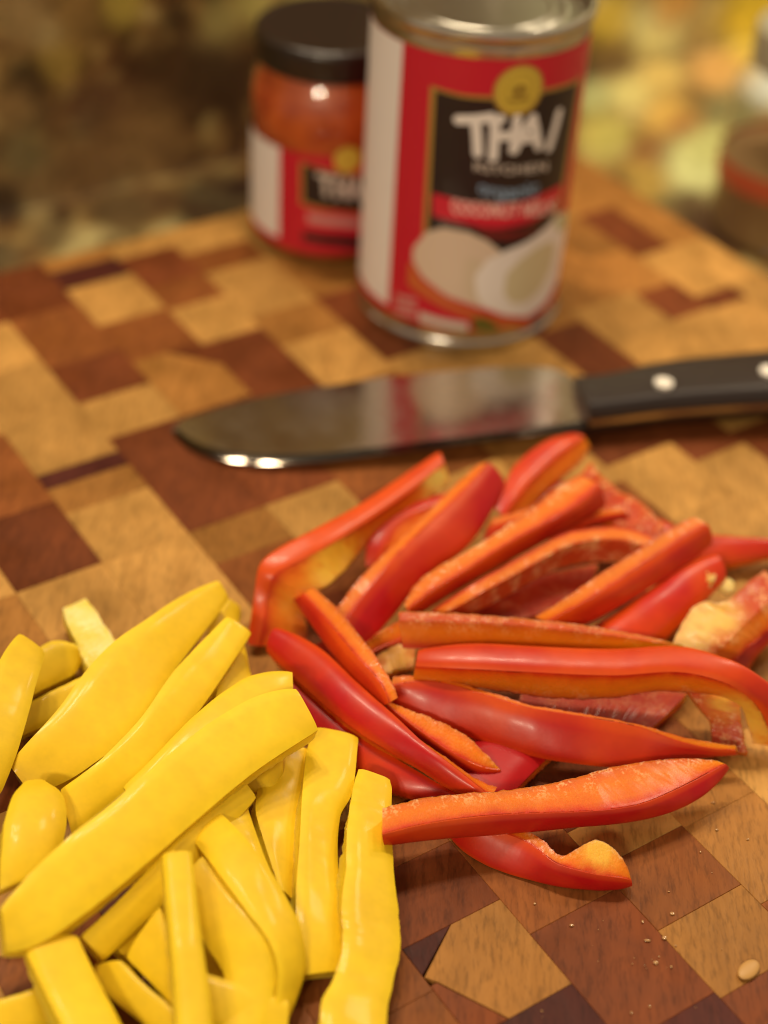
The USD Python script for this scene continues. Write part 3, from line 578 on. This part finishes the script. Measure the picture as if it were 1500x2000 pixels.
yel('wide yellow pepper strip reaching out of the frame at bottom left', 'skin',
    [(40,1830,17),(70,1900,17),(100,1960,17),(152,2070,16)], [(152,1826,15.5),(185,1900,14.5),(215,1955,14),(268,2060,13)], t=6, bulge=.13)
yel('shaded yellow pepper strip crossing the bottom left corner on the wood', 'skin',
    [(95,1916,9),(40,1940,9),(-50,1962,8)], [(112,1990,5),(60,2015,5),(-50,2045,5)], t=4.5)
yel('low yellow pepper strip between the wide corner strip and wet narrow strip', 'skin',
    [(235,1875,11),(280,1920,11),(335,1968,11),(410,2050,10)], [(180,1885,7),(212,1945,7),(270,1992,7),(335,2060,6)], t=5)
yel('yellow pepper strip with small sparkle behind the wet narrow strip', 'skin',
    [(312,1770,15),(335,1850,15),(360,1930,14),(390,2030,13)], [(246,1868,10),(290,1915,10),(328,1958,10),(372,2050,9)], t=5)
yel('yellow pepper strip at bottom centre, under the inner curl', 'skin',
    [(385,1893,13),(440,1912,13),(500,1930,12),(565,1955,10)], [(385,2000,9),(450,2020,9),(510,2030,8),(560,2030,7)], t=5)

yel('deep yellow pepper strip seen through the gap left of the curls', 'skin',
    [(385,1700,6),(420,1790,6),(450,1880,6),(470,1980,5)], [(330,1720,3.5),(355,1800,3.5),(385,1890,3.5),(400,1990,3)], t=3)
yel('deep yellow pepper strip below the parallel strip, touching the board', 'skin',
    [(330,1700,8),(270,1770,8),(215,1840,7.5)], [(360,1760,4.5),(310,1830,4.5),(262,1890,4)], t=3.5)
red('smooth red pepper strip low under the shiny crimson one', 'skin',
    [(1335,1128,12),(1240,1178,12),(1150,1228,11)], [(1350,1168,8),(1262,1220,8),(1180,1262,7)], t=4)
red('orange red pepper bit lying on the wood behind the right end of the heap', 'cutskin',
    [(1225,985,12),(1265,1000,12),(1300,1025,11)], [(1205,1005,11),(1245,1025,11),(1280,1050,10)], [(1195,1030,6),(1235,1050,6),(1268,1072,6)])
red('thin red pepper edge peeking out behind the speckled strip', 'skin',
    [(1225,1000,17),(1180,1008,17),(1130,1022,16),(1085,1045,15)], [(1228,1016,14),(1182,1022,14),(1135,1036,13),(1095,1060,12)], t=4)
red('short orange pepper piece wedged between steep and speckled strips', 'cutskin',
    [(1050,985,15),(1000,1000,15),(960,1012,14)], [(1040,1010,14),(995,1020,14),(950,1032,13)], [(1035,1050,9),(985,1060,9),(940,1072,8)])

# ------------------------------------------------------------------ chef's knife
def kz(x): return 1.6 + np.clip((np.asarray(x, float) - 340) / 810, 0, 1.6) * 6.5
def kp(px, dz=0.0):
    px = np.atleast_2d(np.asarray(px, float)); return on_z(px, (kz(px[:, 0]) + dz) / 1000)
knife = thing('chef_knife', 'broad bladed kitchen knife with black riveted handle, lying behind red peppers', 'knife', None, kp((900, 800))[0] * [1, 1, 0])
n = 60; tt = np.linspace(0, 1, n)
spine_px = spl([(338,838,0),(350,826,0),(400,808,0),(500,783,0),(620,762,0),(760,741,0),(900,728,0),(1020,721,0),(1085,727,0),(1132,757,0)], n)[:, :2]
edge_px = spl([(338,842,0),(352,858,0),(388,880,0),(440,896,0),(510,904,0),(600,901,0),(720,888,0),(850,872,0),(1000,853,0),(1152,832,0)], n)[:, :2]
Sp, Ed = kp(spine_px), kp(edge_px)
Ed[:, 2] -= 0.0006
acr = Ed - Sp; wid = np.linalg.norm(acr, axis=1, keepdims=True)
acn = acr / np.maximum(wid, 1e-6)
bev = Sp + acr * np.clip(1 - 0.0038 / np.maximum(wid, .0039), 0.5, 1)
th = np.minimum(0.0011, wid[:, 0] * 0.25) * np.r_[np.linspace(.3, 1, 12), np.ones(n - 12)]
upv = np.array([0, 0, 1.0])
bh = np.interp(edge_px[:, 0], [338, 520, 640, 760, 1152], [.95, .95, .62, .40, .40])
ringb = np.stack([Sp + upv * 0, Sp + upv * th[:, None], bev + upv * (th * bh)[:, None], bev - upv * (th * .55)[:, None], Sp - upv * th[:, None]], 1)
def loft(R, cap=True):
    n, m_ = R.shape[:2]; i = np.arange(n * m_).reshape(n, m_); j = np.roll(i, -1, axis=1)
    f = np.concatenate([np.stack([i[:-1], j[:-1], j[1:]], -1).reshape(-1, 3), np.stack([i[:-1], j[1:], i[1:]], -1).reshape(-1, 3)])
    V = R.reshape(-1, 3)
    if cap:
        V = np.vstack([V, R[:1].mean(1), R[-1:].mean(1)]); c0, c1 = n * m_, n * m_ + 1
        f = np.vstack([f, np.stack([np.full(m_, c0), j[0], i[0]], -1), np.stack([np.full(m_, c1), i[-1], j[-1]], -1)])
    t = trimesh.Trimesh(V, f, process=False)
    if t.volume < 0: t = trimesh.Trimesh(V, f[:, ::-1], process=False)
    return t
part('blade', loft(ringb), 'blade_steel', knife, smooth=20)
e1 = bev + acn * 0.00003
ringe = np.stack([e1 + upv * (th * bh)[:, None], (e1 + Ed) / 2 + upv * (th * bh * .58)[:, None], Ed + upv * 0.00005, Ed - upv * 0.00005, e1 - upv * (th * .55)[:, None]], 1)
part('cutting_edge', loft(ringe), 'bevel_steel', knife, smooth=60)
# handle: two black scales on a steel tang
ht = spl([(1118,757,0),(1200,748,0),(1250,735,0),(1330,722,0),(1420,713,0),(1520,704,0),(1640,700,0),(1760,708,0)], 40)[:, :2]
hb = spl([(1150,826,0),(1220,818,0),(1300,808,0),(1400,800,0),(1520,793,0),(1640,790,0),(1700,795,0),(1770,800,0)], 40)[:, :2]
Ht, Hb = kp(ht), kp(hb)
ax = (Hb - Ht); ax[:, 2] = 0
def slab(z0, z1, inset0, inset1, rnd):
    ring = []
    prof = [(0, z0, inset0), (0, z0 + rnd * (1 if z1 > z0 else -1), inset0 * 0), (0, z1 - rnd * 1.6 * (1 if z1 > z0 else -1), inset1 * .25), (0, z1, inset1), (1, z1, inset1), (1, z1 - rnd * 1.6 * (1 if z1 > z0 else -1), inset1 * .25), (1, z0 + rnd * (1 if z1 > z0 else -1), 0), (1, z0, inset0)]
    for s, z, ins in prof:
        k = ins if s == 0 else 1 - ins
        ring.append(Ht + ax * k + upv * (z / 1000))
    return loft(np.stack(ring, 1))
taper = None
part('tang', slab(-1.0, 1.0, 0.0, 0.0, .2), 'tang_steel', knife, smooth=30)
part('handle_scale', slab(1.05, 6.6, .012, .17, .8), 'handle_black', knife, smooth=50)
part('handle_scale', slab(-1.05, -6.0, .012, .17, .8), 'handle_black', knife, smooth=50)
for rx, ry in ((1296, 750), (1502, 727), (1690, 735)):
    c = on_z([(rx, ry)], [(kz(rx) + 6.6) / 1000])[0]
    d = trimesh.creation.cylinder(radius=0.0031, height=0.0016, sections=32); d.apply_translation(c)
    part('rivet', d, 'rivet', knife, smooth=30)

# ------------------------------------------------------------------ can of coconut milk
CR, CH = 0.0375, 0.1185
CC = np.array([CANX, CANY, 0.0])
def lathe(prof, c, n=96):
    prof = np.asarray(prof, float); a = np.linspace(0, 2 * math.pi, n, endpoint=False)
    R = np.stack([np.stack([prof[:, 0] * math.cos(t), prof[:, 0] * math.sin(t), prof[:, 1]], 1) for t in a], 0)  # n, m, 3
    i = np.arange(n * len(prof)).reshape(n, -1); j = np.roll(i, -1, axis=0)
    f = np.concatenate([np.stack([i[:, :-1], j[:, :-1], j[:, 1:]], -1).reshape(-1, 3), np.stack([i[:, :-1], j[:, 1:], i[:, 1:]], -1).reshape(-1, 3)])
    return trimesh.Trimesh(R.reshape(-1, 3) + c, f, process=False)
def fine(prof, k=4):
    return np.asarray(prof, float)
can = thing('food_can', 'tall tin can with red and black label, coconut halves and THAI lettering', 'can', None, CC)
mm = lambda pts: [(a / 1000, b / 1000) for a, b in pts]
part('body', lathe(mm([(0, 1.5), (33, 1.5), (34.5, 0.2), (37.3, 0), (38.2, .5), (38.4, 1.6), (38.2, 3.2), (37.4, 3.8), (37.0, 4.8), (37.2, 6.5), (37.2, 111.5), (37.0, 113.6)]), CC), 'tin', can, smooth=40)
part('top_rim', lathe(mm([(37.0, 113.5), (37.5, 114.5), (38.3, 115.3), (38.5, 117.0), (38.2, 118.3), (37.3, 118.7), (36.2, 118.3), (35.8, 116.5), (35.6, 114.4)]), CC), 'tin', can, smooth=50)
part('lid', lathe(mm([(35.65, 114.5), (34.5, 113.8), (33.5, 114.6), (32.0, 114.7), (31.2, 113.9), (28, 113.9), (27.3, 114.5), (26.4, 113.9), (24, 113.9), (23.3, 114.4), (22.4, 113.9), (0, 113.9)]), CC), 'tin_lid', can, smooth=50)
def on_cyl(px, C, R):
    d = ray(px); e = EYE[:2] - C[:2]
    A_ = (d[:, :2] ** 2).sum(1); B_ = 2 * (d[:, :2] @ e); C_ = e @ e - R * R
    disc = np.maximum(B_ ** 2 - 4 * A_ * C_, 0); t = (-B_ - np.sqrt(disc)) / (2 * A_)
    P = EYE + d * t[:, None]
    ph = np.arctan2(P[:, 1] - C[1], P[:, 0] - C[0])
    return np.stack([R * (((ph + math.pi / 2 + math.pi) % (2 * math.pi)) - math.pi), P[:, 2]], 1)   # arc length from the -y direction, height
def wrap(poly, C, R, lift, depth=0.00006, size=0.0022):
    """a flat shape (arc length, height) laid on the cylinder"""
    out = []
    for g in getattr(poly, 'geoms', [poly]):
        if g.area < 1e-9: continue
        v, f = trimesh.creation.triangulate_polygon(g, engine='earcut')
        v, f = trimesh.remesh.subdivide_to_size(np.c_[v, np.zeros(len(v))], f, size, max_iter=8)
        t = trimesh.Trimesh(v, f); t.merge_vertices()
        out.append(t)
    t = trimesh.util.concatenate(out); v = np.array(t.vertices); f = np.array(t.faces)
    ph = v[:, 0] / R - math.pi / 2
    def shell(r): return np.stack([C[0] + r * np.cos(ph), C[1] + r * np.sin(ph), v[:, 1]], 1)
    o = shell(R + lift)
    nrm = np.cross(o[f[:, 1]] - o[f[:, 0]], o[f[:, 2]] - o[f[:, 0]]); mid = o[f].mean(1) - C
    flip = (nrm[:, :2] * mid[:, :2]).sum(1) < 0; f[flip] = f[flip][:, ::-1]
    return (o, f)
def smooth_poly(px, C, R, rad=0.0):
    p = Polygon(on_cyl(px, C, R)).buffer(0)
    return p.buffer(-rad).buffer(rad * 2).buffer(-rad) if rad else p
RL = 0.03735
def band(z0, z1): return Polygon([(-math.pi * RL, z0), (math.pi * RL * .999, z0), (math.pi * RL * .999, z1), (-math.pi * RL, z1)])
lab = part('label', wrap(band(0.0085, 0.1098), CC, RL, 0.0), 'label_red', can, smooth=True)
z1 = [(x / 1.875 + 450, y / 1.875) for x, y in []]
def zz(pts): return [(450 + x / 1.875, y / 1.875) for x, y in pts]
def lp(name, pts, mt, lift, rad=0.0, parent=None, poly=None):
    g = poly if poly is not None else smooth_poly(zz(pts), CC, RL, rad)
    return part(name, wrap(g, CC, RL, lift), mt, parent if parent is not None else lab, smooth=True)
q = on_cyl(zz([(505,122),(628,196),(577,1143),(474,1035)]), CC, RL)
lp('white_panel', None, 'label_white', .00004, poly=Polygon([(q[[1,2],0].mean(), .1096), (q[[1,2],0].mean(), .0115), (-0.058, .0115), (-0.058, .1096)]))
lp('gold_border', [(733,312),(840,345),(950,352),(1060,350),(1150,326),(1283,278),(1222,700),(1190,800),(1040,930),(900,1010),(760,960),(706,860)], 'label_gold', .00005)
lp('black_panel', [(752,330),(850,358),(950,366),(1060,364),(1150,340),(1273,298),(1210,700),(1180,800),(1040,940),(900,1010),(780,960),(722,860)], 'label_black', .00009)
cq = on_cyl(zz([(1058,332)]), CC, RL)[0]
lp('seal_ring', None, 'label_gold', .00013, poly=Point(*cq).buffer(.0088)); lp('gold_seal', None, 'seal_gold', .00017, poly=Point(*cq).buffer(.0077))
lp('seal_emblem', None, 'seal_dark', .00020, poly=union_all([Point(*cq).buffer(.0058).difference(Point(*cq).buffer(.0052)), affinity.scale(Point(*cq).buffer(.003), 1, .8), LineString([cq + [-.003, -.003], cq + [.003, -.003]]).buffer(.0007)]))
def strokes(lines, w): return union_all([LineString(on_cyl(zz(l), CC, RL)).buffer(w) for l in lines])
LW = .00165
for ls in ([[(835,438),(900,436),(955,428)], [(897,438),(903,500),(906,560)]],
           [[(970,438),(967,500),(962,575)], [(1050,435),(1043,490),(1036,548)], [(966,500),(1043,494)], [(955,440),(990,436)]],
           [[(1040,548),(1075,480),(1108,432),(1118,480),(1128,535)], [(1062,508),(1122,502)]],
           [[(1203,412),(1188,470),(1166,540)]]):
    lp('letter', None, 'letter_white', .00014, poly=strokes(ls, LW))
def curved_text(txt, x0, x1, y0, ybow, hpx, mt, name, lift, C=CC, R=RL, parent=None, cv=zz):
    t = meshkit.text_mesh(txt, 1.0, 0.1, bold=True); v = np.array(t.vertices); top = v[:, 2] > .05
    keep = top[t.faces].all(1); f = np.array(t.faces)[keep]; v = v[:, :2]
    v2, f = trimesh.remesh.subdivide_to_size(np.c_[v, np.zeros(len(v))], f, 0.4, max_iter=8); v = v2
    w = v[:, 0].max(); s = v[:, 0] / w
    px = cv(np.stack([x0 + (x1 - x0) * s, y0 + ybow * (4 * s * (1 - s)) + (hpx * (0.5 - v[:, 1]))], 1))
    a = on_cyl(px, C, R); ph = a[:, 0] / R - math.pi / 2
    o = np.stack([C[0] + (R + lift) * np.cos(ph), C[1] + (R + lift) * np.sin(ph), a[:, 1]], 1)
    nrm = np.cross(o[f[:, 1]] - o[f[:, 0]], o[f[:, 2]] - o[f[:, 0]]); mid = o[f].mean(1) - C
    flip = (nrm[:, :2] * mid[:, :2]).sum(1) < 0; f[flip] = f[flip][:, ::-1]
    return part(name, (o, f), mt, parent if parent is not None else lab, smooth=True)
curved_text('KITCHEN', 888, 1160, 607, 14, 30, 'letter_grey', 'lettering', .00014)
curved_text('organic', 905, 1130, 682, 22, 44, 'label_blue', 'lettering', .00014)
lp('banner_shadow', [(880,815),(980,850),(1060,845),(1150,812),(1100,850),(1020,880),(940,870)], 'banner_dark', .00012, .0004)
ban = lp('banner', [(738,705),(800,722),(960,748),(1080,735),(1160,700),(1218,668),(1210,715),(1185,760),(1100,812),(980,838),(860,818),(740,788)], 'banner_red', .00018, .0006)
curved_text('COCONUT MILK', 808, 1190, 752, 16, 48, 'banner_text', 'lettering', .00026)
lp('coconut_half', [(672,905),(720,848),(780,832),(870,848),(940,880),(990,920),(1000,985),(985,1060),(930,1130),(870,1110),(790,1080),(700,1010),(668,950)], 'coconut_tan', .00022, .0012)
lp('coconut_shade', [(862,940),(920,950),(940,1000),(910,1080),(880,1100),(850,1040)], 'coconut_shade', .00026, .0012)
lp('coconut_half', [(900,1080),(895,1010),(940,950),(1010,915),(1090,880),(1150,835),(1195,785),(1228,770),(1226,840),(1212,920),(1195,1020),(1150,1110),(1085,1160),(1000,1152),(930,1125)], 'coconut_white', .00030, .001)
lp('coconut_milk', [(1000,1075),(1010,1000),(1060,950),(1120,905),(1170,880),(1186,905),(1170,980),(1130,1060),(1080,1105),(1030,1110)], 'coconut_cream', .00036, .0012)
lp('leaf', [(1188,800),(1226,762),(1230,800),(1212,850),(1190,840)], 'coconut_green', .00036, .0006)
lp('leaf', [(880,1165),(930,1160),(985,1195),(960,1215),(890,1205)], 'leaf_green', .00030, .0005)
for yy in (1072, 1098, 1124): lp('print_line', [(606,yy+4),(680,yy+22),(680,yy+38),(606,yy+20)], 'text_pink', .00012)
lp('print_line', [(690,1140),(770,1165),(870,1182),(870,1212),(770,1196),(690,1172)], 'letter_grey', .00012, .0006)
lp('orange_print', [(655,930),(690,1020),(800,1100),(900,1140),(1000,1165),(1100,1175),(1100,1200),(1000,1195),(880,1165),(760,1115),(650,1040)], 'label_orange', .00007, .001)

# ------------------------------------------------------------------ jar of curry paste
JR = 0.0300
j0 = on_z([(628, 521)], [0.0])[0]; dv = j0[:2] / np.linalg.norm(j0[:2])
JC = np.array([*(j0[:2] + dv * JR), 0.0]) + np.array([0.0015, 0, 0])
jar = thing('glass_jar', 'squat glass jar of red curry paste with black lid, left of the can', 'jar', None, JC)
part('glass_body', lathe(mm([(0, 1.5), (24, 1.2), (27, .3), (29, 1.2), (30, 4), (30, 46), (30.2, 48), (30.6, 52), (31.0, 57), (30.6, 62), (29.0, 67), (26.8, 70.5), (26.0, 72.5), (26, 82)]), JC), 'glass', jar, smooth=50)
part('paste', lathe(mm([(0, 2.2), (24, 2.0), (27.6, 2.6), (28.6, 4.5), (28.6, 46), (28.9, 49), (29.4, 53), (29.7, 57), (29.3, 62), (27.7, 66.5), (25.2, 70.2), (24.4, 73), (24.4, 77), (0, 77)]), JC), 'paste', jar, smooth=50)
lidp = mm([(27.6, 73.5), (28.6, 73.6), (29.0, 74.5), (29.0, 82.8), (28.3, 84.6), (26.6, 85.4), (24.5, 85.0), (23.8, 84.6), (0, 84.6)])
part('lid', lathe(lidp, JC), 'lid_black', jar, smooth=50)
JL = 0.0301
jl = part('label', wrap(Polygon([(-math.pi * JL, .0055), (math.pi * JL * .999, .0055), (math.pi * JL * .999, .0465), (-math.pi * JL, .0465)]), JC, JL, 0), 'label_red', jar, smooth=True)
def jp(name, pts, mt, lift): return part(name, wrap(Polygon(on_cyl(zz(pts), JC, JL)).buffer(0), JC, JL, lift), mt, jl, smooth=True)
q = on_cyl(zz([(180,560),(178,850)]), JC, JL)[:, 0].mean()
part('white_panel', wrap(Polygon([(q, .0463), (q, .0088), (-.046, .0088), (-.046, .0463)]), JC, JL, .00004), 'label_white', jl, smooth=True)
jp('gold_border', [(256,590),(560,640),(560,770),(256,745)], 'label_gold', .00005)
jp('black_panel', [(268,600),(560,650),(560,762),(268,738)], 'label_black', .00009)
cj = on_cyl(zz([(430,585)]), JC, JL)[0]
part('gold_seal', wrap(Point(*cj).buffer(.0052), JC, JL, .00014), 'seal_gold', jl, smooth=True)
for ls in ([[(322,640),(372,650)], [(346,645),(350,712)]], [[(392,652),(390,722)], [(430,655),(426,722)], [(391,688),(428,690)]], [[(440,725),(462,660),(480,728)]], [[(505,665),(500,728)]]):
    part('letter', wrap(union_all([LineString(on_cyl(zz(l), JC, JL)).buffer(.0010) for l in ls]), JC, JL, .00013), 'letter_grey', jl, smooth=True)
jp('banner', [(264,752),(400,772),(560,775),(560,850),(400,852),(264,836)], 'banner_red', .00013)
jp('banner_text', [(282,778),(400,795),(540,798),(540,828),(400,828),(282,812)], 'text_pink', .00017)
jp('dark_band', [(266,846),(400,862),(560,862),(560,905),(400,900),(266,880)], 'label_black', .00011)

# ------------------------------------------------------------------ small things
v = trimesh.creation.icosphere(3, 1.0); s = np.array(v.vertices)
sd = s * np.array([.0020, .0034, .0007]) * (1 + .15 * s[:, 1:2]); a = -0.75
Rz = np.array([[math.cos(a), -math.sin(a), 0], [math.sin(a), math.cos(a), 0], [0, 0, 1]])
tag(part('pepper_seed', (sd @ Rz.T + on_z([(1460, 1896)], [.0008])[0], v.faces), 'seed', smooth=True), 'single flat cream pepper seed on the board at bottom right', 'pepper seed')
flecks = []
for cx, cy, sx, sy, k in ((1290, 1890, 50, 14, 26), (1200, 1790, 120, 40, 22), (1250, 1850, 120, 60, 26), (1380, 1640, 60, 30, 14), (1250, 1920, 90, 50, 16), (1300, 1735, 30, 10, 6), (1080, 1990, 60, 15, 6), (1290, 1750, 150, 90, 14)):
    for _ in range(k // 3):
        p = on_z([(rng.normal(cx, sx), rng.normal(cy, sy))], [0.0002])[0]
        w = trimesh.creation.icosphere(1, 1.0); r_ = .00008 + .00042 * rng.random() ** 3
        w.apply_scale([r_ * rng.uniform(.7, 2.0), r_ * rng.uniform(.7, 1.6), r_ * .6]); w.apply_translation(p); flecks.append(w)
tag(part('wet_flecks', trimesh.util.concatenate(flecks), 'wet', smooth=True), 'tiny wet flecks of pepper pulp on the dark wood', 'pulp flecks', kind='stuff')
# blurred glass jar standing on the counter at the right edge of the picture
KC = on_z([(1522, 450)], [ZC])[0]; z0k = lambda pts: [(a / 1000, b / 1000) for a, b in pts]
jar2 = thing('glass_jar', 'blurred clear glass jar with red band, cut off by right frame edge', 'jar', None, KC)
part('glass_body', lathe(z0k([(0, .8), (30, .6), (33.5, 2), (34.5, 6), (34.5, 66), (33.5, 71), (30, 77), (27, 80), (27, 90)]), KC), 'glass', jar2, smooth=50)
plain('jar_contents', (0.24, 0.14, 0.06), 0.4); plain('jar_lid', (0.34, 0.32, 0.22), 0.35); plain('jar_band', (0.46, 0.09, 0.035), 0.35)
part('contents', lathe(z0k([(0, 2), (30, 2), (33, 4), (33.2, 37), (0, 37)]), KC), 'jar_contents', jar2, smooth=50)
part('band', lathe(z0k([(34.6, 29), (34.8, 29), (34.8, 39), (34.6, 39), (34.6, 29)]), KC), 'jar_band', jar2, smooth=50)
part('lid', lathe(z0k([(27.3, 81), (28.5, 81.5), (28.8, 83), (28.8, 96), (28, 98), (0, 98.4)]), KC), 'jar_lid', jar2, smooth=50)
